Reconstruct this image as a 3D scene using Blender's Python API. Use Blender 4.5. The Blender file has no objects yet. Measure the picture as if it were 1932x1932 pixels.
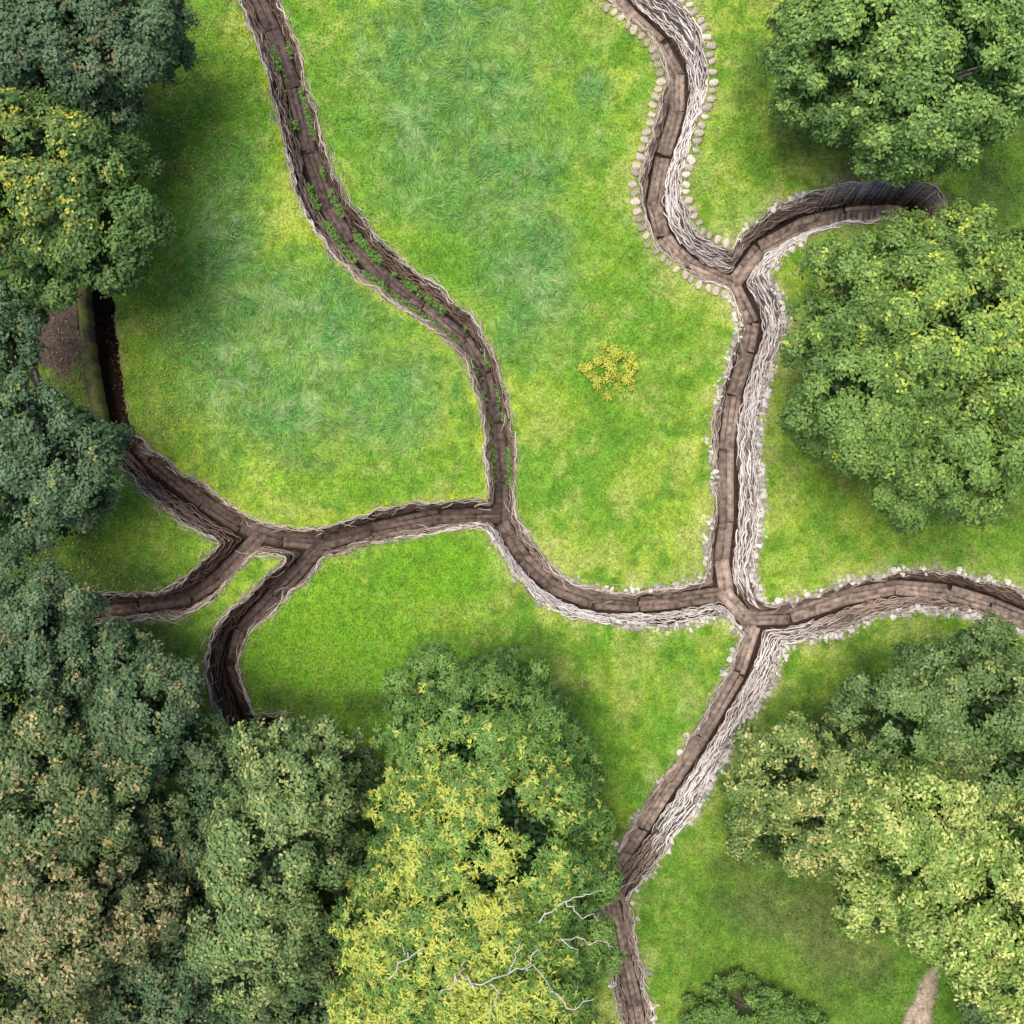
import bpy, math, random
import numpy as np
rng=np.random.default_rng(7); random.seed(7); np.random.seed(7)
H=42.0; D=1.9; S=40.0/1932
def w(px,py,z=0.0):
    k=S*(H-z)/H
    return ((px-966)*k,(966-py)*k)
sc=bpy.context.scene; col=sc.collection
# ---------------- noise
_lat=[rng.random((256,256)) for _ in range(8)]
def vn(x,y,scale,seed=0):
    x=np.asarray(x)/scale+1000.3; y=np.asarray(y)/scale+1000.7
    xi=np.floor(x).astype(int); yi=np.floor(y).astype(int); fx=x-xi; fy=y-yi
    fx=fx*fx*(3-2*fx); fy=fy*fy*(3-2*fy); L=_lat[seed%8]
    a=L[xi%256,yi%256];b=L[(xi+1)%256,yi%256];c=L[xi%256,(yi+1)%256];d=L[(xi+1)%256,(yi+1)%256]
    return (a*(1-fx)+b*fx)*(1-fy)+(c*(1-fx)+d*fx)*fy
def fbm(x,y,scale,seed=0,o=4):
    s=0;a=1;t=0
    for i in range(o):
        s=s+a*vn(x+i*17.1,y-i*9.3,scale/2**i,seed+i);t+=a;a*=.55
    return s/t
def sst(a,b,x):
    t=np.clip((x-a)/(b-a),0,1);return t*t*(3-2*t)
# ---------------- materials
def mat(name,rough=.85,nscale=20,namp=.3,bump=.3,bscale=60,transl=0,stretch=None,spec=.2):
    m=bpy.data.materials.new(name);m.use_nodes=True;nt=m.node_tree;N=nt.nodes;L=nt.links
    b=N['Principled BSDF'];b.inputs['Roughness'].default_value=rough
    b.inputs['Specular IOR Level'].default_value=spec
    at=N.new('ShaderNodeAttribute');at.attribute_name='Col'
    src=at.outputs['Color']
    if namp>0:
        tc=N.new('ShaderNodeTexCoord')
        no=N.new('ShaderNodeTexNoise');no.inputs['Scale'].default_value=nscale;no.inputs['Detail'].default_value=5
        L.new(tc.outputs['Object'],no.inputs['Vector'])
        mr=N.new('ShaderNodeMapRange');mr.inputs['From Min'].default_value=.3;mr.inputs['From Max'].default_value=.7
        mr.inputs['To Min'].default_value=1-namp;mr.inputs['To Max'].default_value=1+namp
        L.new(no.outputs['Fac'],mr.inputs['Value'])
        vm=N.new('ShaderNodeVectorMath');vm.operation='SCALE'
        L.new(at.outputs['Color'],vm.inputs[0]);L.new(mr.outputs['Result'],vm.inputs['Scale'])
        src=vm.outputs['Vector']
    L.new(src,b.inputs['Base Color'])
    if bump>0:
        n2=N.new('ShaderNodeTexNoise');n2.inputs['Scale'].default_value=bscale;n2.inputs['Detail'].default_value=4
        L.new(tc.outputs['Object'],n2.inputs['Vector'])
        bp=N.new('ShaderNodeBump');bp.inputs['Strength'].default_value=bump;bp.inputs['Distance'].default_value=.05
        L.new(n2.outputs['Fac'],bp.inputs['Height']);L.new(bp.outputs['Normal'],b.inputs['Normal'])
    if transl>0:
        t=N.new('ShaderNodeBsdfTranslucent');L.new(src,t.inputs['Color'])
        mx=N.new('ShaderNodeMixShader');mx.inputs[0].default_value=transl
        L.new(b.outputs[0],mx.inputs[1]);L.new(t.outputs[0],mx.inputs[2])
        L.new(mx.outputs[0],N['Material Output'].inputs['Surface'])
    return m
M_ground=mat('grass_ground',.95,11,.36,.9,14,0,spec=.05)
M_grass=mat('grass_blades',.7,3,0,0,1,0,spec=.15)
M_leaf=mat('leaf_surface',.5,1.5,0,0,1,.22,spec=.3)
M_bark=mat('bark',.9,12,.35,.6,40)
M_wat=mat('woven_branches',.8,25,.25,.4,60)
M_board=mat('weathered_boards',.75,5,.5,.5,40)
M_stone=mat('rough_stone',.9,10,.3,.8,25)
def mk(name,V,F,C=None,m=None,parent=None,smooth=False):
    V=np.asarray(V,dtype=np.float32);F=np.asarray(F,dtype=np.int32);k=F.shape[1]
    me=bpy.data.meshes.new(name)
    me.vertices.add(len(V));me.vertices.foreach_set('co',V.ravel())
    me.loops.add(F.size);me.loops.foreach_set('vertex_index',F.ravel())
    me.polygons.add(len(F));me.polygons.foreach_set('loop_start',np.arange(0,F.size,k,dtype=np.int32))
    me.polygons.foreach_set('loop_total',np.full(len(F),k,dtype=np.int32))
    if smooth: me.polygons.foreach_set('use_smooth',np.ones(len(F),dtype=bool))
    me.update(calc_edges=True)
    if C is not None:
        C=np.asarray(C,dtype=np.float32)
        if C.ndim==1:C=np.tile(C,(len(V),1))
        C4=np.ones((len(V),4),dtype=np.float32);C4[:,:3]=C
        a=me.color_attributes.new('Col','FLOAT_COLOR','POINT');a.data.foreach_set('color',C4.ravel())
    if m:me.materials.append(m)
    o=bpy.data.objects.new(name,me);col.objects.link(o)
    if parent:o.parent=parent
    return o
# ---------------- trench network (traced along the walkway floor)
BR={}
def cat(P,n=6):
    P=np.array(P,float);Q=np.vstack([2*P[0]-P[1],P,2*P[-1]-P[-2]]);out=[]
    for i in range(1,len(Q)-2):
        for t in np.linspace(0,1,n,endpoint=False):
            a,b,c,d=Q[i-1],Q[i],Q[i+1],Q[i+2]
            out.append(.5*((2*b)+(-a+c)*t+(2*a-5*b+4*c-d)*t*t+(-a+3*b-3*c+d)*t**3))
    out.append(Q[-2]);return np.array(out)
def br(name,pts,**k):
    P=[(a[0],a[1],a[2]) for a in pts]; C=cat(P)
    X=np.array([w(p[0],p[1],-D) for p in C]); BR[name]=dict(P=X,wt=C[:,2]*S,**k)
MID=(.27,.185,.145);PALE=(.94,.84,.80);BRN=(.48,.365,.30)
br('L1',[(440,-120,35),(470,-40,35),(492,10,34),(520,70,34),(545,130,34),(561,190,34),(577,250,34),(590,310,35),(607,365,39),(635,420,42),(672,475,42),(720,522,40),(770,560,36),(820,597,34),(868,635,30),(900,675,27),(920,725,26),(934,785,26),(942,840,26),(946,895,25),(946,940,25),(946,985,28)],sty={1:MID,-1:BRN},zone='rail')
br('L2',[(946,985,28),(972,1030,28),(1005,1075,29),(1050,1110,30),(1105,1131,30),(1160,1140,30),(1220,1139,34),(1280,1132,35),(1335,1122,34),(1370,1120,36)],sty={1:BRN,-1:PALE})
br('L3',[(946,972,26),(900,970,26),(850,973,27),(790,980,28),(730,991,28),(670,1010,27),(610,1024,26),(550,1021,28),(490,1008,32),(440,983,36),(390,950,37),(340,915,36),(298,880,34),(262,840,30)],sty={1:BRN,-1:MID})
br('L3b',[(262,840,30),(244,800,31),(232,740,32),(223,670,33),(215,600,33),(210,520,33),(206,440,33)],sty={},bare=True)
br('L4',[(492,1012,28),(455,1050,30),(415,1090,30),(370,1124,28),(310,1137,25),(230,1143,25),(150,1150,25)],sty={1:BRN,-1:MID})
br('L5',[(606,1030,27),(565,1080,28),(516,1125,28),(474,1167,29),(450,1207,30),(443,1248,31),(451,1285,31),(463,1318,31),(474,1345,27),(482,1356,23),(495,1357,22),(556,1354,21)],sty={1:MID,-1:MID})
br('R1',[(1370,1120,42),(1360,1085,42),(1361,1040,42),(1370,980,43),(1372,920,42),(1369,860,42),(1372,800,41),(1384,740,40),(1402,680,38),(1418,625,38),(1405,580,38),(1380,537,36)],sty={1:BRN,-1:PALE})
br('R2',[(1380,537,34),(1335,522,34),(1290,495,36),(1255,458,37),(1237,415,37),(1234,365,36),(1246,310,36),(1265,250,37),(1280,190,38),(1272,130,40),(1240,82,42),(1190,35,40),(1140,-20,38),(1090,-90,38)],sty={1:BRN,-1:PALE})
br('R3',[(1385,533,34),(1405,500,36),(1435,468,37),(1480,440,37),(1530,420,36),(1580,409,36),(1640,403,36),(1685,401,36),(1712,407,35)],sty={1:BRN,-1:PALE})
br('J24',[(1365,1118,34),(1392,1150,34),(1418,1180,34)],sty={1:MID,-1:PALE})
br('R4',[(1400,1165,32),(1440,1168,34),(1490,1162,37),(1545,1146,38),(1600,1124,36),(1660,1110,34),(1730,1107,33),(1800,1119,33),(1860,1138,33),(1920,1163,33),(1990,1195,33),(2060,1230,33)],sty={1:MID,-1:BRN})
br('R5',[(1420,1180,38),(1403,1240,38),(1372,1300,38),(1334,1370,37),(1292,1435,37),(1248,1500,38),(1212,1555,37),(1182,1600,35),(1157,1640,30),(1146,1662,28),(1155,1698,27),(1162,1740,28),(1176,1800,28),(1190,1860,28),(1203,1930,28),(1215,2000,28),(1230,2080,28)],sty={1:PALE,-1:BRN})
WF=.35
names=list(BR)
def bare(nm,p):
    return BR[nm].get('bare') or (nm=='L5' and p[1]<-8.0 and p[0]>-9.9)
# ---------------- grid
R=24.0;h=.06;n=int(2*R/h)+1
fx=np.linspace(-R,R,n)
DT=np.full((n,n),2.5,np.float32);DF=np.full((n,n),3.2,np.float32);ID=np.full((n,n),-1,np.int16);SD=np.zeros((n,n),np.int8)
for bi,nm in enumerate(names):
    P=BR[nm]['P'];W=BR[nm]['wt']
    for i in range(len(P)-1):
        a,b=P[i],P[i+1]
        i0,i1=np.searchsorted(fx,[min(a[0],b[0])-2.5,max(a[0],b[0])+2.5]);j0,j1=np.searchsorted(fx,[min(a[1],b[1])-2.5,max(a[1],b[1])+2.5])
        if i1<=i0 or j1<=j0:continue
        X=fx[i0:i1][:,None];Y=fx[j0:j1][None,:];d=b-a;l2=d@d
        t=np.clip(((X-a[0])*d[0]+(Y-a[1])*d[1])/l2,0,1)
        ex=X-a[0]-t*d[0];ey=Y-a[1]-t*d[1];ds=np.sqrt(ex*ex+ey*ey)
        dt=ds-(W[i]+(W[i+1]-W[i])*t);df=ds-WF
        s=DT[i0:i1,j0:j1];mk_=dt<s
        s[mk_]=dt[mk_];ID[i0:i1,j0:j1][mk_]=bi
        sd=np.where(d[0]*ey-d[1]*ex>0,1,-1).astype(np.int8);SD[i0:i1,j0:j1][mk_]=sd[mk_]
        f=DF[i0:i1,j0:j1];np.minimum(f,df,out=f)
GX,GY=np.meshgrid(fx,fx,indexing='ij')
DT+=((fbm(GX,GY,.7,3,3)-.5)*.30*(DT<2)).astype(np.float32)
T=np.where(DT>0,-DT*1.5,np.where(DF>0,-DT/(-DT+DF+1e-5),1-DF))
def samp(A,x,y):
    i=np.clip(np.rint((np.asarray(x)+R)/h).astype(int),0,n-1);j=np.clip(np.rint((np.asarray(y)+R)/h).astype(int),0,n-1);return A[i,j]
und=(fbm(GX,GY,6,1,3)-.5)*.3
Z=np.where(DT>0,und*sst(0,2,DT)+.05*np.exp(-((DT-.25)/.2)**2),-D*np.clip(T,0,1)**.85)
Z=np.where(DF<0,-D+.02*(fbm(GX,GY,.3,2,2)-.5),Z)
edge=np.maximum(abs(GX),abs(GY));Z=np.where((edge>R-1)&(DT>0),Z*np.clip((R-edge),0,1),Z)
# ---------------- ground colour
PXX=GX/S+966;PYY=966-GY/S
wob=fbm(GX,GY,1.6,5,4)
def ell(cx,cy,rx,ry,ang=0,soft=.45):
    a=math.radians(ang);dx=PXX-cx;dy=PYY-cy
    u=(dx*math.cos(a)+dy*math.sin(a))/rx;v=(-dx*math.sin(a)+dy*math.cos(a))/ry
    return 1-sst(1-soft,1+soft,np.sqrt(u*u+v*v)+(wob-.5)*1.3)
n1=fbm(GX,GY,3.5,0,5);n2=fbm(GX,GY,.7,2,4);n3=fbm(GX,GY,.25,4,3);n4=fbm(GX+2*n1,GY,1.4,6,5)
def mix(a,b,f):
    return a*(1-f[...,None])+np.array(b)*f[...,None]
C=np.zeros((n,n,3))+np.array((.222,.345,.038))
C=mix(C,(.315,.410,.058),sst(.45,.68,n1)*.8)
C=mix(C,(.140,.290,.030),sst(.5,.3,n1)*.8)
C=mix(C,(.38,.41,.12),sst(.55,.74,n4)*.4)
C=mix(C,(.12,.27,.030),sst(.48,.3,n4)*.6)
C=mix(C,(.41,.42,.13),sst(.59,.76,n2)*.42)
C=mix(C,(.10,.235,.027),sst(.47,.28,n2)*.75)
# straw-tinted drier turf around the stone-edged trenches
dry=np.exp(-(np.maximum(DT-.1,0)/.9)**2)*np.isin(ID,[names.index(q) for q in ('R1','R2','R3','R4','R5','L2','J24')])
C=mix(C,(.42,.42,.16),dry*sst(.4,.65,n2)*.5)
longg=np.zeros((n,n))
for e in [(830,130,160,140,20),(790,250,90,120,0),(940,300,120,130,30),(420,450,60,170,5),(430,640,90,130,-10),(520,770,150,85,25),(620,630,110,110,20),(720,750,110,95,0),(1000,520,80,130,0),(1115,170,30,30,0),(860,30,130,60,0),(560,570,90,60,40)]:
    longg=np.maximum(longg,ell(*e,soft=.9))
C=mix(C,(.105,.268,.062),longg*(.42+.55*sst(.3,.6,n2)))
C=mix(C,(.30,.42,.16),longg*sst(.5,.72,fbm(GX+.7*n2,GY,.6,6,4))*.6)
C=mix(C,(.062,.175,.040),longg*sst(.5,.3,fbm(GX-.7*n2,GY,.8,3,4))*.5)
# clover patch
clo=np.maximum(ell(610,1210,150,140,0),np.maximum(ell(820,1080,110,70,0),ell(600,920,110,40,0)*.7))
C=mix(C,(.15,.32,.02),clo*.8);C=mix(C,(.10,.08,.035),ell(600,1250,120,90)*sst(.5,.6,n3)*.35)
# lawn darkened near the woods: painted tree shade, plus some naturally darker green
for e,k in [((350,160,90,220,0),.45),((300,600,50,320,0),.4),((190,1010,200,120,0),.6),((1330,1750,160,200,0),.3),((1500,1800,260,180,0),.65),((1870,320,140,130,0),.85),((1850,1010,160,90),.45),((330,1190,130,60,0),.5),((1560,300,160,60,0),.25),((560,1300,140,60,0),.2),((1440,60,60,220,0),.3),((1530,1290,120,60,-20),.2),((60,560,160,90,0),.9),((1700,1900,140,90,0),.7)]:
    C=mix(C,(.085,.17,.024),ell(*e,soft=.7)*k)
# dirt
dirt=np.maximum.reduce([ell(112,625,42,85,0,.2),ell(1728,1925,30,110,25,.2),ell(1625,335,80,30,-10)*.6,ell(1560,1760,150,60,20)*.35,ell(600,880,60,25)*.2,ell(250,180,30,110,20)*.5])
C=mix(C,(.13,.092,.075),dirt)
C=mix(C,(.38,.30,.22),ell(1728,1925,29,110,25,.2))
for e in [(60,350,200,240),(130,40,240,160),(60,850,150,170),(150,1500,300,400),(560,1650,180,300),(930,1640,230,380),(1690,160,240,180),(1750,700,240,260),(1700,1550,280,280),(400,1800,200,200),(1850,400,200,60),(20,1050,90,70)]:  # tree shade painted into the ground colour under the crowns
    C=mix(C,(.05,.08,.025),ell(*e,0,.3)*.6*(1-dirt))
# rim
rim=np.exp(-(np.maximum(DT,0)/.15)**2)
C=mix(C,(.24,.19,.12),rim*sst(.36,.6,n3)*.8)
mossy=np.exp(-(np.maximum(DT-.05,0)/.25)**2)*np.isin(ID,[names.index('L1'),names.index('L3')])*(SD==-1)
C=mix(C,(.36,.44,.025),mossy*.6*sst(.35,.6,n2))
isR=np.isin(ID,[names.index(q) for q in ('R1','R2','R3','R4','R5','J24')])
soil=sst(.03,-.02,DT)
SC=np.where((isR&(DF>.08))[...,None],np.array((.23,.185,.16)),np.array((.06,.041,.032)))  # right-branch wall soil painted paler to lift the shadows between strands
C=np.where((soil>0)[...,None],C*(1-soil[...,None])+SC*soil[...,None],C)
C*=(.66+.68*n3)[...,None]
outer=np.array([30,45,80,150,400.]);xs=np.concatenate([-outer[::-1],fx,outer]);N_=len(xs);k=5
Zf=np.zeros((N_,N_));Zf[k:-k,k:-k]=Z
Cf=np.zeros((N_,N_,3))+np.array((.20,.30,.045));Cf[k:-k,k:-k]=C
XX,YY=np.meshgrid(xs,xs,indexing='ij')
V=np.stack([XX,YY,Zf],-1).reshape(-1,3)
ii=np.arange(N_*N_).reshape(N_,N_)
F=np.stack([ii[:-1,:-1],ii[1:,:-1],ii[1:,1:],ii[:-1,1:]],-1).reshape(-1,4)
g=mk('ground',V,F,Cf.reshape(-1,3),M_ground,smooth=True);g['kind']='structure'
# ---------------- contours
def contour(A,c):
    B=A>c
    cell=(B[:-1,:-1].astype(int)+B[1:,:-1]+B[1:,1:]+B[:-1,1:])
    I,J=np.nonzero((cell>0)&(cell<4));adj={};pos={}
    def ep(i,j,o):
        key=(i,j,o)
        if key not in pos:
            a=A[i,j];b=A[i+1,j] if o==0 else A[i,j+1];t=(c-a)/(b-a) if b!=a else .5
            pos[key]=(fx[i]+h*t,fx[j]) if o==0 else (fx[i],fx[j]+h*t)
        return key
    for i,j in zip(I.tolist(),J.tolist()):
        E=[]
        if B[i,j]!=B[i+1,j]:E.append(ep(i,j,0))
        if B[i+1,j]!=B[i+1,j+1]:E.append(ep(i+1,j,1))
        if B[i,j+1]!=B[i+1,j+1]:E.append(ep(i,j+1,0))
        if B[i,j]!=B[i,j+1]:E.append(ep(i,j,1))
        for q in range(0,len(E)-1,2):
            adj.setdefault(E[q],[]).append(E[q+1]);adj.setdefault(E[q+1],[]).append(E[q])
    seen=set();out=[]
    starts=[k for k,v in adj.items() if len(v)==1]+list(adj)
    for s in starts:
        if s in seen:continue
        ch=[s];seen.add(s);cur=s
        while True:
            nx=[q for q in adj[cur] if q not in seen]
            if not nx:break
            cur=nx[0];seen.add(cur);ch.append(cur)
        if len(ch)>15:out.append(np.array([pos[q] for q in ch]))
    return out
def resamp(P,step,sm=2):
    d=np.r_[0,np.cumsum(np.hypot(*np.diff(P,axis=0).T))]
    if d[-1]<step*2:return None
    for _ in range(sm):
        P=P.copy();P[1:-1]=(P[:-2]+2*P[1:-1]+P[2:])/4
    s=np.arange(0,d[-1],step);return np.stack([np.interp(s,d,P[:,0]),np.interp(s,d,P[:,1])],1)
class Buf:
    def __init__(s):s.V=[];s.F=[];s.C=[];s.n=0
    def add(s,V,F,C):
        s.V.append(V);s.F.append(np.asarray(F)+s.n);c=np.asarray(C,float)
        s.C.append(np.tile(c,(len(V),1)) if c.ndim==1 else c);s.n+=len(V)
    def tube(s,P,r,c,k=4):
        m=len(P);P=np.asarray(P,float);r=np.broadcast_to(r,(m,))
        t=np.gradient(P,axis=0);t/=np.linalg.norm(t,axis=1)[:,None]+1e-9
        ref=np.where((abs(t[:,2])>.8)[:,None],np.array([1.,0,0]),np.array([0,0,1.]))
        sd=np.cross(ref,t);sd/=np.linalg.norm(sd,axis=1)[:,None]+1e-9;up=np.cross(t,sd)
        a=np.arange(k)*2*math.pi/k+.5
        V=(P[:,None]+r[:,None,None]*(sd[:,None]*np.cos(a)[None,:,None]+up[:,None]*np.sin(a)[None,:,None])).reshape(-1,3)
        i=np.arange(m-1)[:,None]*k;j=np.arange(k)[None];j2=(j+1)%k
        F=np.stack([i+j,i+j2,i+k+j2,i+k+j],-1).reshape(-1,4)
        caps=[[0,1,2,3],[(m-1)*k+3,(m-1)*k+2,(m-1)*k+1,(m-1)*k]] if k==4 else []
        if len(caps):F=np.vstack([F,caps])
        s.add(V,F,c)
    def box(s,c,dx,dy,dz,hx,hy,hz,color):
        sg=np.array([[-1,-1,-1],[1,-1,-1],[1,1,-1],[-1,1,-1],[-1,-1,1],[1,-1,1],[1,1,1],[-1,1,1]],float)
        V=np.array(c)+sg[:,:1]*hx*np.array(dx)+sg[:,1:2]*hy*np.array(dy)+sg[:,2:]*hz*np.array(dz)
        s.add(V,[[0,3,2,1],[4,5,6,7],[0,1,5,4],[1,2,6,5],[2,3,7,6],[3,0,4,7]],color)
    def done(s,name,m,parent=None,smooth=False):
        return mk(name,np.vstack(s.V),np.vstack(s.F),np.vstack(s.C),m,parent,smooth)
gx,gy=np.gradient(DT,h)
walls={}
NL=21
for li in range(NL):
    t=-.02+li*(.84/(NL-1))
    for P0 in contour(T,t):
        P0=resamp(P0,.1,3)
        if P0 is None:continue
        for ps in range(3 if li<2 else 2):
            s=random.randint(0,10)
            while s<len(P0)-6:
                L=random.randint(8,26);seg=P0[s:s+L];s+=L-random.randint(-2,6)
                if len(seg)<6:break
                mid=seg[len(seg)//2];b=int(samp(ID,*mid));sd=int(samp(SD,*mid));
                if b<0 or bare(names[b],mid):continue
                if random.random()<.12 and li>1:continue
                # worn stretches where the weave has come away
                if vn(mid[0],mid[1],.5,(li//4)%8)>.86 and li>2:continue
                nm=names[b]
                tg=np.gradient(seg,axis=0);tg/=np.linalg.norm(tg,axis=1)[:,None]+1e-9
                nr=np.stack([-tg[:,1],tg[:,0]],1)
                al=np.arange(len(seg))*.1+s*.1
                cross=np.linspace(random.uniform(-.06,.06),random.uniform(-.06,.06),len(seg))
                off=.03*np.sin(al*2*math.pi/.8+(li%2)*math.pi+ps*.9)+cross+(vn(al,al*0+1.7,.4,li//3)-.5)*.15
                xy=seg+nr*off[:,None]
                z=-D*np.clip(max(t,0),0,1)**.85+.05+(vn(al,al*0+5.3,.6,li//3+3)-.5)*.24+random.uniform(-.04,.05)
                z=z+np.linspace(random.uniform(-.06,.06),random.uniform(-.06,.06),len(seg))
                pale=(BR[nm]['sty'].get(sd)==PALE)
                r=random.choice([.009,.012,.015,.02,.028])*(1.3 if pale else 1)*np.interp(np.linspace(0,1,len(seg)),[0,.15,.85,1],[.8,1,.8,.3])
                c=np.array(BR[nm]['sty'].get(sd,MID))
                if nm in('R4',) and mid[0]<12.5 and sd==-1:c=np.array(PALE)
                if nm=='R3' and mid[0]>14:c=np.array(BRN)*.9
                if nm=='R5' and mid[1]<-13:c=np.array(BRN)
                if nm=='L1' and mid[1]>11:c=c*.7
                if nm in('L3','L4','L5'):c=c*.85
                if li<2:c=c*.4+np.array((.76,.68,.59))*.6
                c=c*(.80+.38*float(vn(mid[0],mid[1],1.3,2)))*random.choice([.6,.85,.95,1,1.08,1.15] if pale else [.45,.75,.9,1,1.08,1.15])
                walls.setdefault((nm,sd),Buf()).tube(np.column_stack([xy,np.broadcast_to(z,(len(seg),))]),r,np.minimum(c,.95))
for P0 in contour(T,0.0):
    P0=resamp(P0,.75)
    if P0 is None:continue
    for p in P0:
        b=int(samp(ID,*p));sd=int(samp(SD,*p))
        if b<0 or bare(names[b],p) or (names[b],sd) not in walls:continue
        g2=-np.array([samp(gx,*p),samp(gy,*p)]);g2/=np.linalg.norm(g2)+1e-6
        a=np.array([*(p+g2*.01),.12+random.uniform(-.05,.08)])
        e=np.array([*(p+g2*.14),-D*.5]);P=np.array([a,(a+e)/2,e])
        walls[(names[b],sd)].tube(P,[.03,.03,.03],np.array((.36,.30,.24))*random.uniform(.6,1.3))
        for _ in range(3):
            tgv=np.array([-g2[1],g2[0]])*random.choice([-1,1])+g2*random.uniform(-.5,.5)
            q0=p-g2*random.uniform(-.05,.08)+np.random.normal(0,.12,2);q1=q0+tgv*random.uniform(.25,.6)
            walls[(names[b],sd)].tube(np.array([[*q0,.09],[*((q0+q1)/2+np.random.normal(0,.03,2)),.13],[*q1,.10]]),[.013,.011,.006],np.array((.58,.51,.44))*random.uniform(.5,1.3))
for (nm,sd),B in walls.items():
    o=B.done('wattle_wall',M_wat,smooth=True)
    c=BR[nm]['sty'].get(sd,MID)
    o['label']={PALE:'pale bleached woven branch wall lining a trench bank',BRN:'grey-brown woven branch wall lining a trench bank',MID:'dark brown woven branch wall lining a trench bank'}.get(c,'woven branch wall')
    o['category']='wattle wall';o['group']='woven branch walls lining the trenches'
# ---------------- duckboards
def duck(p0,p1,zoff,tint):
    B=Buf();d=p1-p0;L=np.linalg.norm(d);d/=L;nn=np.array([-d[1],d[0]]);c=(p0+p1)/2
    dx=(*d,0);dy=(*nn,0)
    k=random.choice([2,3,3]);tint=np.array(tint)*random.uniform(.85,1.12)
    wid=[random.uniform(.8,1.2) for _ in range(k)];sm_=sum(wid);wid=[q*.60/sm_ for q in wid];o=-.31
    for q in range(k):
        wd=wid[q];o+=wd/2;sh=random.uniform(-.09,.09);a_=random.gauss(0,.014)
        d2=d*math.cos(a_)+nn*math.sin(a_);n2_=np.array([-d2[1],d2[0]]);cc=c+nn*(o+random.uniform(-.008,.008))+d*sh;o+=wd/2+.010
        if random.random()<.2:
            f=random.uniform(.3,.7);parts=[(-L/2,-L/2+L*f-.006),(-L/2+L*f+.006,L/2)]
        else:parts=[(-L/2,L/2)]
        for a,b in parts:
            B.box((*(cc+d2*(a+b)/2),-D+.09+zoff+random.uniform(0,.014)),(*d2,random.gauss(0,.006)),(*n2_,0),(0,0,1),(b-a)/2-.004,wd/2,.016,np.array(tint)*random.uniform(.78,1.18))
    for f in (-.4,.4):
        B.box((*(c+d*L*f),-D+.045+zoff),dy,dx,(0,0,1),.3,.045,.025,np.array(tint)*.7)
    o=B.done('duckboard',M_board);o['label']='weathered brown wooden duckboard section on the trench floor';o['category']='duckboard';o['group']='duckboards along the trench floors'
for bi,nm in enumerate(names):
    if BR[nm].get('bare'):continue
    P=resamp(BR[nm]['P'],.1);i=0
    tint=(.185,.134,.113) if nm[0]=='L' else (.35,.27,.225)
    if nm=='L1':tint=(.17,.126,.113)
    if nm=='L2':tint=(.24,.18,.15)
    while i<len(P)-4:
        L=random.randint(16,30);j=min(i+L,len(P)-1)
        while j-i>6:
            ch=P[j]-P[i];dd=P[i:j]-P[i];dev=max(abs(ch[0]*dd[:,1]-ch[1]*dd[:,0])/np.linalg.norm(ch))
            if dev<.09:break
            j-=1
        tt=np.array(tint)*(.8 if nm=='L1' and P[i][1]>11 else 1)
        if abs(P[i]).max()<23 and not bare(nm,P[(i+j)//2]):duck(P[i]-.0,P[j],bi*.004,tt)
        i=j
# ---------------- stones
def stone_mesh(seed,sx,sy,sz,rough):
    import bmesh
    bm=bmesh.new();bmesh.ops.create_icosphere(bm,subdivisions=2,radius=1)
    rr=random.Random(seed);ax=[np.array([rr.gauss(0,1) for _ in range(3)]) for _ in range(8)];ax=[a/np.linalg.norm(a) for a in ax]
    for v in bm.verts:
        p=np.array(v.co);p=np.sign(p)*abs(p)**.75
        for a in ax:
            dd=p@a
            if dd>1-rough:p=p-a*(dd-(1-rough))
        v.co=(p[0]*sx,p[1]*sy,p[2]*sz)
    V=np.array([v.co[:] for v in bm.verts]);F=np.array([[v.index for v in f.verts] for f in bm.faces]);bm.free();return V,F
def place(Vm,F,x,y,z,ang,sc_,c,name):
    o=mk(name,Vm*sc_,F,c,M_stone);o.location=(x,y,z);o.rotation_euler=(random.uniform(-.12,.12),random.uniform(-.12,.12),ang);return o
bagm=[stone_mesh(i,.150,.20,.10,.12+.05*(i%3)) for i in range(6)];rockm=[stone_mesh(20+i,.18,.13,.09,.38) for i in range(8)]
cnt=0;cnt2=0;rub=Buf()
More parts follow.
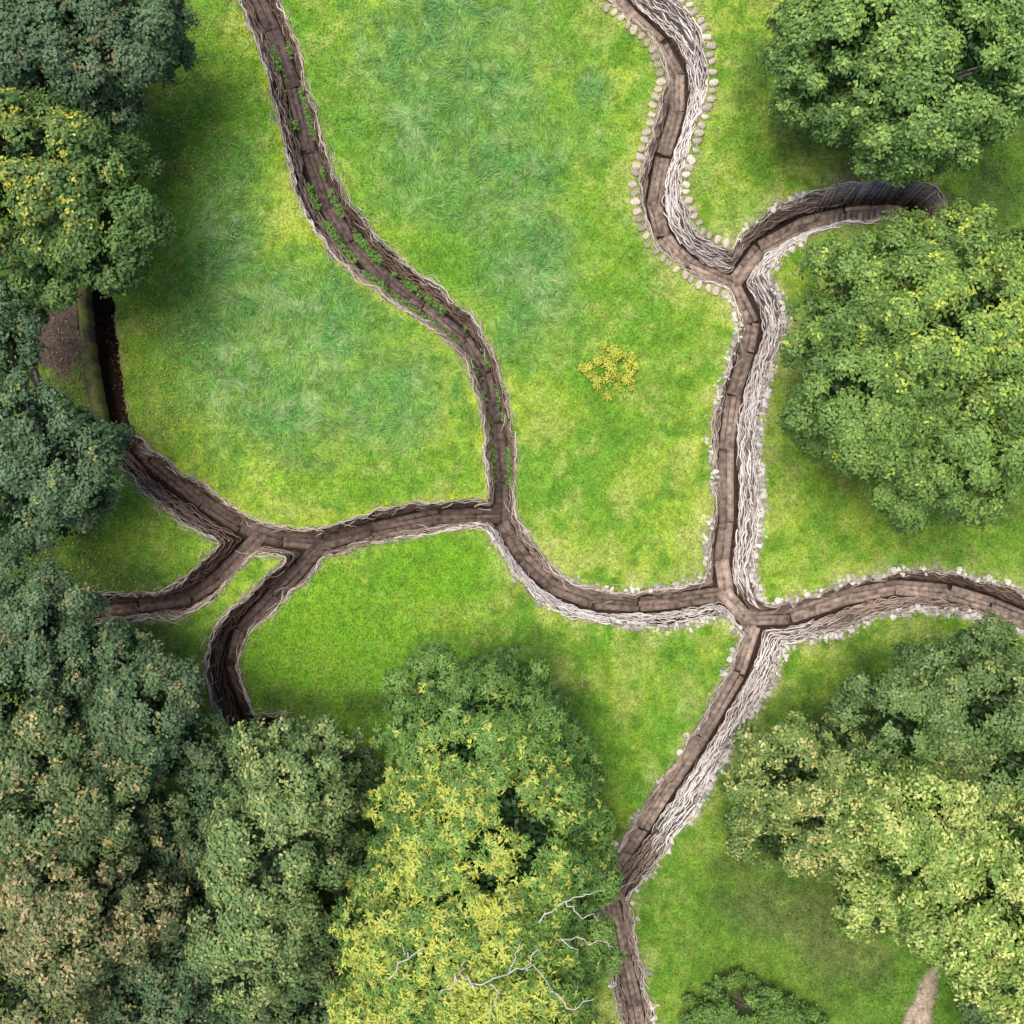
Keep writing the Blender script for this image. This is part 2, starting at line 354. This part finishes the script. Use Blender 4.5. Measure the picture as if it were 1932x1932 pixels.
for lev,first in ((.12,1),(.22,0),(.02,0)):
  for P0 in contour(DT,lev):
    P=resamp(P0,.05)
    if P is None:continue
    i=0
    while i<len(P):
        p=P[i];b=int(samp(ID,*p));sd=int(samp(SD,*p));nm=names[b] if b>=0 else '';px=p[0]/S+966;py=966-p[1]/S
        if abs(p).max()>20.6:i+=6;continue
        q=np.array([samp(gx,*p),samp(gy,*p)]);q/=np.linalg.norm(q)+1e-6;ang=math.atan2(q[1],q[0])+math.pi/2
        if nm=='R2':
            if first and cnt<290:
                c=np.array((.50,.43,.32))*random.uniform(.6,1.3)
                if sd==-1:c=np.array((.58,.51,.41))*random.uniform(.65,1.25)
                V_,F_=random.choice(bagm);pp=p+q*(.12+random.uniform(-.04,.05))
                o=place(V_,F_,pp[0],pp[1],.07,ang+random.uniform(-.3,.3),random.uniform(.8,1.15),c,'sandbag')
                o['label']='weathered beige hardened sandbag edging the trench rim';o['category']='sandbag';o['group']='sandbags edging the trench rim';cnt+=1
            i+=7;continue
        pr={'R1':{-1:1,1:.8},'R4':{-1:1,1:.45},'R5':{1:.85,-1:.2},'L2':{-1:.6,1:.55},'R3':{1:.4,-1:.7},'J24':{1:.6,-1:.6}}.get(nm,{}).get(sd,0)
        if nm=='L2' and px<1170 :pr=.15
        if nm=='R3' and px>1520:pr=0
        if nm=='R5' and py>1550:pr=.15
        pr*=sst(.2,.42,vn(p[0],p[1],.9,1)+.15)
        if random.random()<pr:
            cc=np.array((.68,.63,.56))*random.choice([.45,.65,.85,1,1.1])
            V_,F_=random.choice(rockm)
            if first and cnt2<295:
                pp=p+q*random.uniform(-.08,.10)
                o=place(V_,F_,pp[0],pp[1],.03,ang+math.pi/2+random.uniform(-.7,.7),random.uniform(.6,1.25),cc,'rim_stone')
                o['label']='pale rough stone set on the grassy trench rim';o['category']='stone';o['group']='stones along the trench rim';cnt2+=1
            else:
                for _ in range(2):
                    pp=p+q*random.uniform(-.1,.1)+np.random.normal(0,.04,2);a_=random.uniform(0,6);sc_=random.uniform(.3,.75)
                    M=np.array([[math.cos(a_),-math.sin(a_)],[math.sin(a_),math.cos(a_)]]);V2=V_*sc_;V2=np.column_stack([V2[:,:2]@M.T,V2[:,2]])+np.array([*pp,.03])
                    rub.add(V2,F_,cc*random.uniform(.7,1.1))
        i+=4 if first else 5
o=rub.done('rubble',M_stone);o['kind']='stuff';o['label']='loose pale rubble and stone chips along the trench rims';o['category']='rubble'
# ---------------- leaves
def leaves(P,Dr,Nr,L,W,C):
    n_=len(P);L=np.broadcast_to(L,(n_,))[:,None];W=np.broadcast_to(W,(n_,))[:,None]
    Dr=Dr/(np.linalg.norm(Dr,axis=1)[:,None]+1e-9);sdv=np.cross(Nr,Dr);sdv/=np.linalg.norm(sdv,axis=1)[:,None]+1e-9
    V=np.stack([P,P+.5*L*Dr+.5*W*sdv,P+L*Dr,P+.5*L*Dr-.5*W*sdv],1).reshape(-1,3)
    return V,np.arange(n_*4).reshape(-1,4),np.repeat(C,4,axis=0)
def runit(n_,zmin=-1):
    z=rng.uniform(zmin,1,n_);a=rng.uniform(0,2*math.pi,n_);r=np.sqrt(1-z*z);return np.stack([r*np.cos(a),r*np.sin(a),z],1)
LG=1.7
def tree(lobes,cA,cB,cY,yel,label,cat_='tree',leafL=.155,leafW=.09,per=8,dens=1.0,base=None,kind='tree',yfun=None,rosL=None,lg=None,core=.8,rough=1.1,fill=1.12):
    lg=lg or LG
    Ls=[]
    for (px,py,r,zc) in lobes:
        x,y=w(px,py,zc);rw=r*S*(H-zc)/H;Ls.append((np.array([x,y,zc]),rw))
    e=bpy.data.objects.new(kind,None);col.objects.link(e)
    c0=np.mean([l[0] for l in Ls],axis=0)
    bx,by=(c0[0],c0[1]) if base is None else w(*base)
    e.location=(bx,by,0);e['label']=label;e['category']=cat_
    off=np.array([bx,by,0])
    VV=[];FF=[];CC=[];nn=0
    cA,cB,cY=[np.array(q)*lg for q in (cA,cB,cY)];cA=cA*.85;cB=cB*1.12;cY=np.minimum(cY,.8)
    for li,(c,r) in enumerate(Ls):
        npf=int(8*fill*r*r)+6
        d=runit(npf,-.35);zs=.85
        bough=.5+.5*np.sin(d[:,0]*7+d[:,1]*5+li*2)*np.cos(d[:,1]*6-d[:,2]*5+li)
        top_=sst(.45,.85,d[:,2])
        pc=c+d*np.array([1,1,zs])*(r*(rng.uniform(.60,.88,npf)+.20*rough*(bough-.35)*(1-top_)+.04*top_))[:,None]
        pr=rng.uniform(.28,.80,npf)*min(1,r/2.2)
        keep=np.ones(npf,bool)
        for lj,(c2,r2) in enumerate(Ls):
            if lj!=li:keep&=np.linalg.norm((pc-c2)/np.array([1,1,zs]),axis=1)>r2*.60
        if kind=='tree':keep&=pc[:,2]>.5
        else:keep&=pc[:,2]>.05
        pc=pc[keep];pr=pr[keep];d=d[keep];m=len(pc)
        if m==0:continue
        nr_=np.maximum(6,(60*dens*(pr/.65)**2)).astype(int)
        if kind!='tree':nr_[:]=int(46*dens)
        idx=np.repeat(np.arange(m),nr_);k_=len(idx)
        dd=runit(k_)+.7*d[idx]+np.array([0,0,.25]);dd/=np.linalg.norm(dd,axis=1)[:,None]
        rc=pc[idx]+dd*(pr[idx]*rng.uniform(.5,1.18,k_)**.7)[:,None]
        if kind!='tree':rc[:,2]=np.maximum(rc[:,2],.05)
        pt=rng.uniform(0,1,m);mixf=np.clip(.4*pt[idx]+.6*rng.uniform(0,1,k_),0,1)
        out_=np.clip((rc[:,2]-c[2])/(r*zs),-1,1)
        pu=np.clip(dd[:,2],-.5,1) # clump and crown tops painted lighter, light from above put into leaf colour
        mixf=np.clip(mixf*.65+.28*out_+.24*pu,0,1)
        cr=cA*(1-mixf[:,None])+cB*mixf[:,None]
        pxx=rc[:,0]/(S*(H-rc[:,2])/H)+966;pyy=966-rc[:,1]/(S*(H-rc[:,2])/H)
        yw=yel*(yfun(pxx,pyy) if yfun else 1)*(.6+.8*sst(.35,.65,fbm(rc[:,0],rc[:,1],1.0,5,3)))
        isy=rng.uniform(0,1,k_)<yw*np.clip(.3+.6*out_+.5*pu,0,1)
        ym=rng.uniform(.15,.8,k_)[:,None]
        cr=np.where(isy[:,None],cr*(1-ym)+cY*ym,cr)
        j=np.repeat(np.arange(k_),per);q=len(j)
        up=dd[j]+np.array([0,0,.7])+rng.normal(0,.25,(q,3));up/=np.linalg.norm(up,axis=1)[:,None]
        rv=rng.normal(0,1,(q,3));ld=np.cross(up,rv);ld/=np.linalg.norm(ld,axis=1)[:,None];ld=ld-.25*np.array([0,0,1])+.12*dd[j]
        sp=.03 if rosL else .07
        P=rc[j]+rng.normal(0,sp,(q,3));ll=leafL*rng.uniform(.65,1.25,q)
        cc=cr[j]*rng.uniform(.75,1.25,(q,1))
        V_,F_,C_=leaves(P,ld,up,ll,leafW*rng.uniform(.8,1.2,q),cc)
        if rosL:
            C_=C_.reshape(-1,4,3);C_[:,0]=np.where(isy[j][:,None],np.array(rosL),C_[:,0]);C_=C_.reshape(-1,3)
        VV.append(V_);FF.append(F_+nn);CC.append(C_);nn+=len(V_)
        if kind=='tree':
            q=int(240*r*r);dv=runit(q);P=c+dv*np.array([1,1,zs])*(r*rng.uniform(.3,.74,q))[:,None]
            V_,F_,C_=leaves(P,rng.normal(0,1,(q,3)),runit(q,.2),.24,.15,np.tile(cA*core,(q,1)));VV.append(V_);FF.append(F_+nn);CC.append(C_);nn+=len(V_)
    V=np.vstack(VV)-off
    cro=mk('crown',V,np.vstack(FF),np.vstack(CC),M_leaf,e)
    B=Buf();hz=c0[2]
    tr={'tree':.09+.05*max(r for _,r in Ls),'shrub':.03,'young_tree':.01}[kind];bc=np.array((.2,.17,.14) if kind!='young_tree' else (.30,.32,.10))
    zt=np.linspace(-.1,hz*.75,7);ang=rng.uniform(0,6)
    wv=.12 if kind=='tree' else .02
    B.tube(np.column_stack([wv*np.sin(zt*.8+ang),wv*np.cos(zt*.7+ang),zt]),np.interp(zt,[-.1,.4,hz+.5],[tr*1.6,tr,tr*.6]),bc,8)
    top=np.array([0,0,hz*.6])
    for c,r in Ls:
        for q in range(5 if kind!='young_tree' else 2):
            e2=c-off+runit(1,0)[0]*np.array([1,1,.8])*r*.65;tt=np.linspace(0,1,6)[:,None]
            pp=top*(1-tt)+e2*tt+np.array([0,0,1])*np.sin(tt*math.pi)*.3*(kind=='tree')+rng.normal(0,.05*tr/.2,(6,3))
            B.tube(pp,np.linspace(tr*.5,{'tree':.03,'shrub':.012,'young_tree':.004}[kind],6),bc*1.08,6)
    B.done('trunk',M_bark,e,True)
    return e,V+off
DG=(.036,.070,.022)
DB=(.032,.060,.032);LB=(.070,.114,.052)
tree([(40,60,170,6),(200,50,130,6),(300,40,70,5),(170,170,90,5),(320,100,45,4.5),(240,190,48,4),(60,190,80,4.5)],DB,LB,(.2,.12,.04),.06,'dense dark blue-green broadleaf tree beside a lawn',base=(150,60))
tree([(60,340,165,6.5),(190,430,110,6),(200,320,80,5),(110,490,85,5.5),(225,490,60,4.5),(160,250,60,4),(90,550,55,4)],(.034,.068,.022),(.085,.145,.036),(.44,.40,.05),.38,'broadleaf tree turning yellow beside a bare earth path',yfun=lambda x,y:np.clip(1.15-x/220,0.03,1.2)*np.clip((560-y)/250,0.1,1))
tree([(0,660,70,5),(55,790,90,6),(130,870,100,5.5),(50,920,105,5.5),(-10,600,85,5),(110,960,70,4.5),(195,850,52,4.2),(10,1020,60,4),(190,930,40,4)],DB,LB,(.2,.2,.05),.05,'dark green broadleaf tree beside the trench end')
tree([(60,1170,105,6),(140,1240,100,5.5),(20,1300,130,6.5),(110,1140,50,4.5)],DB,(.074,.118,.05),(.25,.17,.08),.10,'dark green broadleaf tree at the wood edge')
tree([(265,1330,115,6),(335,1405,85,5),(225,1235,72,4.5),(395,1445,62,4.5),(150,1380,80,4.5),(440,1440,48,4.2)],DB,(.074,.118,.048),(.25,.2,.08),.10,'dark green tree overhanging the trench end')
tree([(80,1480,150,7),(200,1500,105,6.5),(300,1530,60,5)],(.034,.062,.028),(.088,.132,.046),(.36,.28,.12),.24,'dull green tree with browning leaves')
tree([(130,1720,145,7.5),(60,1850,135,7),(250,1700,95,6.5),(40,1620,85,6)],(.038,.060,.026),(.105,.132,.05),(.38,.28,.13),.36,'tree with olive tan autumn leaves')
tree([(300,1880,105,5),(240,1570,80,5),(370,1780,80,4.5),(330,1620,80,4),(390,1520,60,4),(200,1920,90,4.5),(350,1700,70,4),(400,1890,70,4)],DB,(.066,.11,.046),(.3,.22,.1),.08,'dark green tree within the dense wood')
tree([(545,1470,105,6),(510,1590,130,6.5),(480,1740,115,6),(625,1425,66,5),(620,1540,80,4.5),(470,1840,75,5),(500,1430,62,5),(575,1405,52,4.8)],(.040,.076,.030),(.115,.175,.056),(.30,.31,.11),.28,'grey-green broadleaf tree beside a yellowing chestnut')
tree([(620,1760,80,3.5),(600,1880,95,3.5),(650,1640,60,3),(500,1930,80,3.5),(660,1460,60,3.5)],DB,(.065,.105,.034),(.2,.2,.08),.08,'dark understorey tree between two taller crowns')
ch,chV=tree([(900,1420,175,6.5),(930,1580,200,7.5),(860,1760,210,7.5),(950,1870,190,7),(800,1900,170,6.5),(1020,1500,120,5),(840,1320,105,5),(960,1310,90,4.2),(1050,1640,105,5.5),(740,1500,68,4.5),(720,1650,75,5),(1070,1760,90,5.5),(1000,1390,105,4.5),(770,1400,70,4.8),(1060,1430,70,4.2),(860,1600,110,8),(960,1760,110,8.2)],(.036,.084,.027),(.115,.20,.038),(.40,.44,.055),.66,'large sweet chestnut with yellow-green starry leaf rosettes',leafL=.175,leafW=.060,per=8,dens=.9,rosL=(.66,.62,.16),yfun=lambda x,y:np.clip((y-1320)/340,0.05,1)*np.clip((1170-x)/240,0.06,1)*np.clip((x-560)/150+.3,0,1),core=1.0,fill=1.35,rough=.8)
tree([(1640,100,165,6.5),(1780,130,170,7),(1700,230,115,5.5),(1540,150,95,5),(1870,40,130,6),(1540,50,80,5),(1740,300,50,4.5)],(.042,.086,.026),(.125,.21,.050),(.28,.36,.08),.25,'full green oak tree with dense lobed leaf clumps',core=1.0,fill=1.2)
tree([(1650,560,130,6),(1640,760,150,6.5),(1790,640,190,7.5),(1810,820,150,6.5),(1560,640,85,5),(1720,900,90,5),(1900,560,130,6.5),(1560,780,75,4.5),(1700,470,62,5),(1810,460,75,5)],(.044,.088,.025),(.13,.208,.044),(.38,.43,.06),.34,'broad green tree with yellow tinged top beside the trench',yfun=lambda x,y:np.clip((x-1550)/300,0.15,1)*np.clip((900-y)/300,.15,1),base=(1680,730),core=1.0,fill=1.2)
tree([(1490,1460,108,5),(1600,1540,125,6),(1470,1570,78,4.5),(1580,1400,70,4.5)],(.044,.080,.025),(.135,.195,.048),(.46,.41,.15),.36,'green tree with pale cream tinged leaf clumps')
tree([(1700,1350,115,5.5),(1830,1330,125,6),(1920,1450,120,6),(1870,1250,80,5),(1780,1440,90,5.5)],DG,(.095,.152,.044),(.25,.27,.09),.2,'dark green broadleaf tree beside the lawn')
tree([(1720,1580,150,7),(1830,1700,150,7.5),(1650,1690,95,6),(1900,1600,120,7),(1900,1830,90,6)],(.046,.092,.024),(.145,.22,.042),(.56,.51,.16),.5,'tree with bright yellow cream crown')
tree([(1400,1905,50,.9),(1340,1930,45,.7),(1440,1900,35,.6),(1375,1865,28,.5),(1460,1930,45,.7),(1500,1910,25,.5),(1305,1910,25,.4),(1530,1930,28,.4),(1420,1868,18,.3),(1340,1885,20,.3)],(.045,.085,.022),(.085,.155,.03),(.2,.3,.05),.08,'low green shrub on the lawn','shrub',kind='shrub',leafL=.12,rough=2,dens=.6)
tree([(1910,1900,70,3),(1850,1920,40,2.5),(1815,1945,30,2)],DB,(.08,.12,.035),(.2,.3,.05),.05,'dark low shrub beside a dirt path','shrub',kind='shrub',leafL=.12)
tree([(1140,700,32,.2),(1170,686,30,.25),(1150,724,28,.15),(1115,690,24,.15),(1192,702,22,.15),(1152,668,22,.15),(1180,722,18,.1),(1150,697,24,.2),(1125,715,18,.1)],(.34,.42,.05),(.46,.50,.07),(.66,.56,.10),.5,'small yellow-green sapling standing in the grass','young tree',leafL=.09,leafW=.05,per=3,dens=.5,kind='young_tree',lg=1.2)
# dead branches on chestnut
def topz(a,b):
    z=8.
    for _ in range(4):
        x,y=w(a,b,z);m=(abs(chV[:,0]-x)<.35)&(abs(chV[:,1]-y)<.35)
        if not m.any():return z
        z=float(np.percentile(chV[m,2],99.5))
    return z
for pts in [[(1020,1740),(1065,1700),(1100,1690),(1140,1680)],[(1065,1700),(1090,1722),(1130,1730)],[(1030,1775),(1090,1772),(1130,1778),(1160,1783)],[(1060,1773),(1090,1800)],[(850,1840),(900,1860),(960,1835),(1010,1830),(1040,1870)],[(960,1835),(975,1800),(985,1770)],[(930,1850),(940,1880),(920,1910)],[(900,1860),(870,1835),(880,1810)],[(1040,1870),(1080,1900),(1120,1880)],[(730,1850),(770,1810),(810,1790)],[(770,1810),(760,1780)],[(990,1832),(1000,1800),(1020,1790)],[(860,1845),(830,1880)]]:
    Q=cat([(a,b) for a,b in pts],4);zz=np.array([topz(a,b) for a,b in Q]);zz=np.full(len(Q),np.percentile(zz,70)+.0)+np.linspace(0,.1,len(Q))
    P=np.array([(*w(a,b,z),z) for (a,b),z in zip(Q,zz)])-np.array(ch.location)
    P+=rng.normal(0,.05,P.shape);z=Buf();z.tube(P,np.linspace(.028,.011,len(P)),(.56,.53,.48),5);z.done('dead_branch',M_bark,ch,True)
# ---------------- grass
def scatter(nb,xmax=22.5):
    return rng.uniform(-xmax,xmax,nb),rng.uniform(-xmax,xmax,nb)
x,y=scatter(640000);dt=samp(DT,x,y);lg=samp(longg,x,y);di=samp(dirt,x,y)
k_=(dt>.02)&(di<.5)&(rng.uniform(0,1,len(x))<.6+.4*lg);x=x[k_];y=y[k_];lg=lg[k_];q=len(x)
cc=samp(C,x,y)*rng.uniform(.5,1.8,(q,1))
str_=(rng.uniform(0,1,q)<.16*lg);cc=np.where(str_[:,None],np.array((.39,.51,.25))*rng.uniform(.7,1.1,(q,1)),cc)  # paler blades paint the wispy sheen of the long grass
fl=fbm(x,y,1.8,6,3)*14;lo_=lg>rng.uniform(.15,.6,q);ang=np.where(lo_,fl+rng.normal(0,.35,q),rng.uniform(0,6.28,q))
el=np.where(lo_,rng.uniform(.1,.7,q),rng.uniform(.3,1.3,q))
L=np.where(lo_,rng.uniform(.14,.36,q),rng.uniform(.06,.14,q));Wd=np.where(lo_,.022,.028)
dr=np.stack([np.cos(ang)*np.cos(el),np.sin(ang)*np.cos(el),np.sin(el)],1);sdv=np.stack([-np.sin(ang),np.cos(ang),0*ang],1)
P=np.stack([x,y,samp(Z,x,y)+.0],1)
V=np.stack([P-sdv*Wd[:,None]*.5,P+sdv*Wd[:,None]*.5,P+dr*L[:,None]],1).reshape(-1,3)
o=mk('grass',V,np.arange(q*3).reshape(-1,3),np.repeat(cc,3,axis=0),M_grass);o['kind']='stuff';o['label']='mown lawn grass with patches of longer grass';o['category']='grass'
# broadleaf ground cover
x,y=scatter(320000);wv=samp(clo,x,y)*.5*(samp(n2,x,y)>.42)+.02+.22*(samp(n2,x,y)>.59)
dt=samp(DT,x,y);k_=(rng.uniform(0,1,len(x))<wv)&(dt>.05);x=x[k_];y=y[k_]
z=samp(Z,x,y)+.04;ccol=np.clip(samp(C,x,y)*np.array((.85,1.12,.6)),0,.6)
xx=[];P=resamp(BR['L1']['P'],.03)
for i,p in enumerate(P):
    py=966-p[1]/S/1.045
    if 100<py<920:
        d=P[min(i+1,len(P)-1)]-P[max(i-1,0)];d/=np.linalg.norm(d)+1e-9
        for sgn in (-1,1):
            if vn(p[0]*1.0,p[1]+sgn*5,.5,2)>(.36 if py>330 else .64):
                for _ in range(7):xx.append((*(p+np.array([-d[1],d[0]])*sgn*random.uniform(.28,.56)+np.random.normal(0,.05,2)),-D+random.uniform(.12,.8)))
xx=np.array(xx);x=np.r_[x,xx[:,0]];y=np.r_[y,xx[:,1]];z=np.r_[z,xx[:,2]];ccol=np.vstack([ccol,np.tile((.14,.29,.05),(len(xx),1))])
j=np.repeat(np.arange(len(x)),3);q=len(j);P=np.stack([x[j],y[j],z[j]],1);ld=rng.normal(0,1,(q,3))*np.array([1,1,.3])
up=np.array([0,0,1.])+rng.normal(0,.3,(q,3))
V_,F_,C_=leaves(P,ld,up,rng.uniform(.05,.10,q),.055,ccol[j]*rng.uniform(.6,1.5,(q,1)))
o=mk('ground_cover',V_,F_,C_,M_leaf);o['kind']='stuff';o['label']='low broad-leaved weeds and clover in the lawn';o['category']='weeds'
# fallen leaves
q=4200;px=np.r_[rng.normal(330,90,q//2),rng.uniform(60,300,q//4),rng.uniform(0,1932,q//4)];py=np.r_[rng.uniform(0,900,q//2),rng.uniform(560,1150,q//4),rng.uniform(0,1932,q//4)]
x=(px-966)*S;y=(966-py)*S;P=np.stack([x,y,samp(Z,x,y)+.07],1)
cs=np.array([(.6,.36,.07),(.4,.22,.08),(.65,.5,.12),(.35,.24,.14)])[rng.integers(0,4,len(P))]
V_,F_,C_=leaves(P,rng.normal(0,1,(len(P),3))*np.array([1,1,.2]),np.array([0,0,1.])+rng.normal(0,.3,(len(P),3)),rng.uniform(.05,.10,len(P)),.05,cs)
o=mk('fallen_leaves',V_,F_,C_,M_leaf);o['kind']='stuff';o['label']='scattered yellow and brown fallen leaves';o['category']='fallen leaves'
# ---------------- mossy retaining wall beside the bare trench: one continuous weathered coping
pts=cat([(146,500),(154,570),(162,650),(174,730),(188,800)],12)
A_=np.array([w(*p,.08) for p in pts]);tg=np.gradient(A_,axis=0);tg/=np.linalg.norm(tg,axis=1)[:,None];nr=np.stack([-tg[:,1],tg[:,0]],1);m=len(A_)
prof=[(-.22,-.3),(-.21,.05),(-.11,.12),(0,.14),(.11,.12),(.20,.04),(.22,-.5)];VV=[];CC=[]
for i in range(m):
    for u,zz in prof:
        nz=float(fbm(A_[i,0]+u,A_[i,1],.35,2,3));VV.append([*(A_[i]+nr[i]*(u+(nz-.5)*.16)),zz+(nz-.5)*.16])
        f=float(sst(.4,.6,nz));CC.append(np.array((.12,.085,.065))*(1-f)+np.array((.17,.18,.04))*f)
kq=len(prof);FF=[[i*kq+j,i*kq+j+1,(i+1)*kq+j+1,(i+1)*kq+j] for i in range(m-1) for j in range(kq-1)]
o=mk('retaining_wall',VV,FF,np.array(CC),M_stone,smooth=True);o['label']='low mossy retaining wall beside a sunken bare trench';o['category']='retaining wall'
# ---------------- grey plank revetment at the trench end
B=Buf()
for P0 in contour(T,0.03):
    P=resamp(P0,.15,6)
    if P is None:continue
    for p in P:
        px=p[0]/S+966
        if names[int(samp(ID,*p))]=='R3' and px>1555 and int(samp(SD,*p))==1:
            g2=-np.array([samp(gx,*p),samp(gy,*p)]);g2/=np.linalg.norm(g2)+1e-6
            top=np.array([*p,.10+random.uniform(-.03,.03)]);bot=np.array([*(p+g2*.36),-D*.92]);ax=bot-top;L=np.linalg.norm(ax);ax/=L
            tg=np.array([-g2[1],g2[0],0]);nr=np.cross(ax,tg);B.box((top+bot)/2+np.array([*g2,0])*.06,ax,tg,nr,L/2,.068,.015,np.array((.42,.37,.34))*random.uniform(.5,1.15)*np.interp(px,[1640,1760],[1,.6]))
o=B.done('plank_revetment',M_board);o['label']='weathered grey plank revetment lining the trench end';o['category']='plank wall'
B=Buf()
for i in range(9):
    a=np.array(w(1568+i*11,425-i*1.5,-1.2));B.box((*a,-1.25),(0.12,.99,0),(.99,-.12,0),(0,0,1),.42,.10,.02,np.array((.30,.245,.215))*random.uniform(.7,1.25))
o=B.done('plank_bridge',M_board);o['label']='short cross-planked platform over the trench floor';o['category']='wooden platform'
# ---------------- light
wd=bpy.data.worlds.new('World');sc.world=wd;wd.use_nodes=True;nt=wd.node_tree
sky=nt.nodes.new('ShaderNodeTexSky');sky.sky_type='NISHITA';sky.sun_disc=False
az=math.radians(300);elv=math.radians(78)
sky.sun_elevation=elv;sky.sun_rotation=az;sky.air_density=.8;sky.dust_density=3
bg=nt.nodes['Background'];bg.inputs[1].default_value=.15;nt.links.new(sky.outputs[0],bg.inputs[0])
l=bpy.data.lights.new('sun','SUN');l.energy=3.7;l.angle=math.radians(38);l.color=(1,.95,.87)
lo=bpy.data.objects.new('sun',l);col.objects.link(lo)
from mathutils import Vector
sd=Vector((math.sin(az)*math.cos(elv),math.cos(az)*math.cos(elv),math.sin(elv)))
lo.rotation_euler=sd.to_track_quat('Z','Y').to_euler()
cam=bpy.data.cameras.new('camera');co=bpy.data.objects.new('camera',cam);col.objects.link(co)
co.location=(0,0,H);cam.angle=2*math.atan(20/H);cam.clip_end=1500;sc.camera=co
sc.view_settings.view_transform='Standard';sc.view_settings.look='None';sc.view_settings.exposure=0
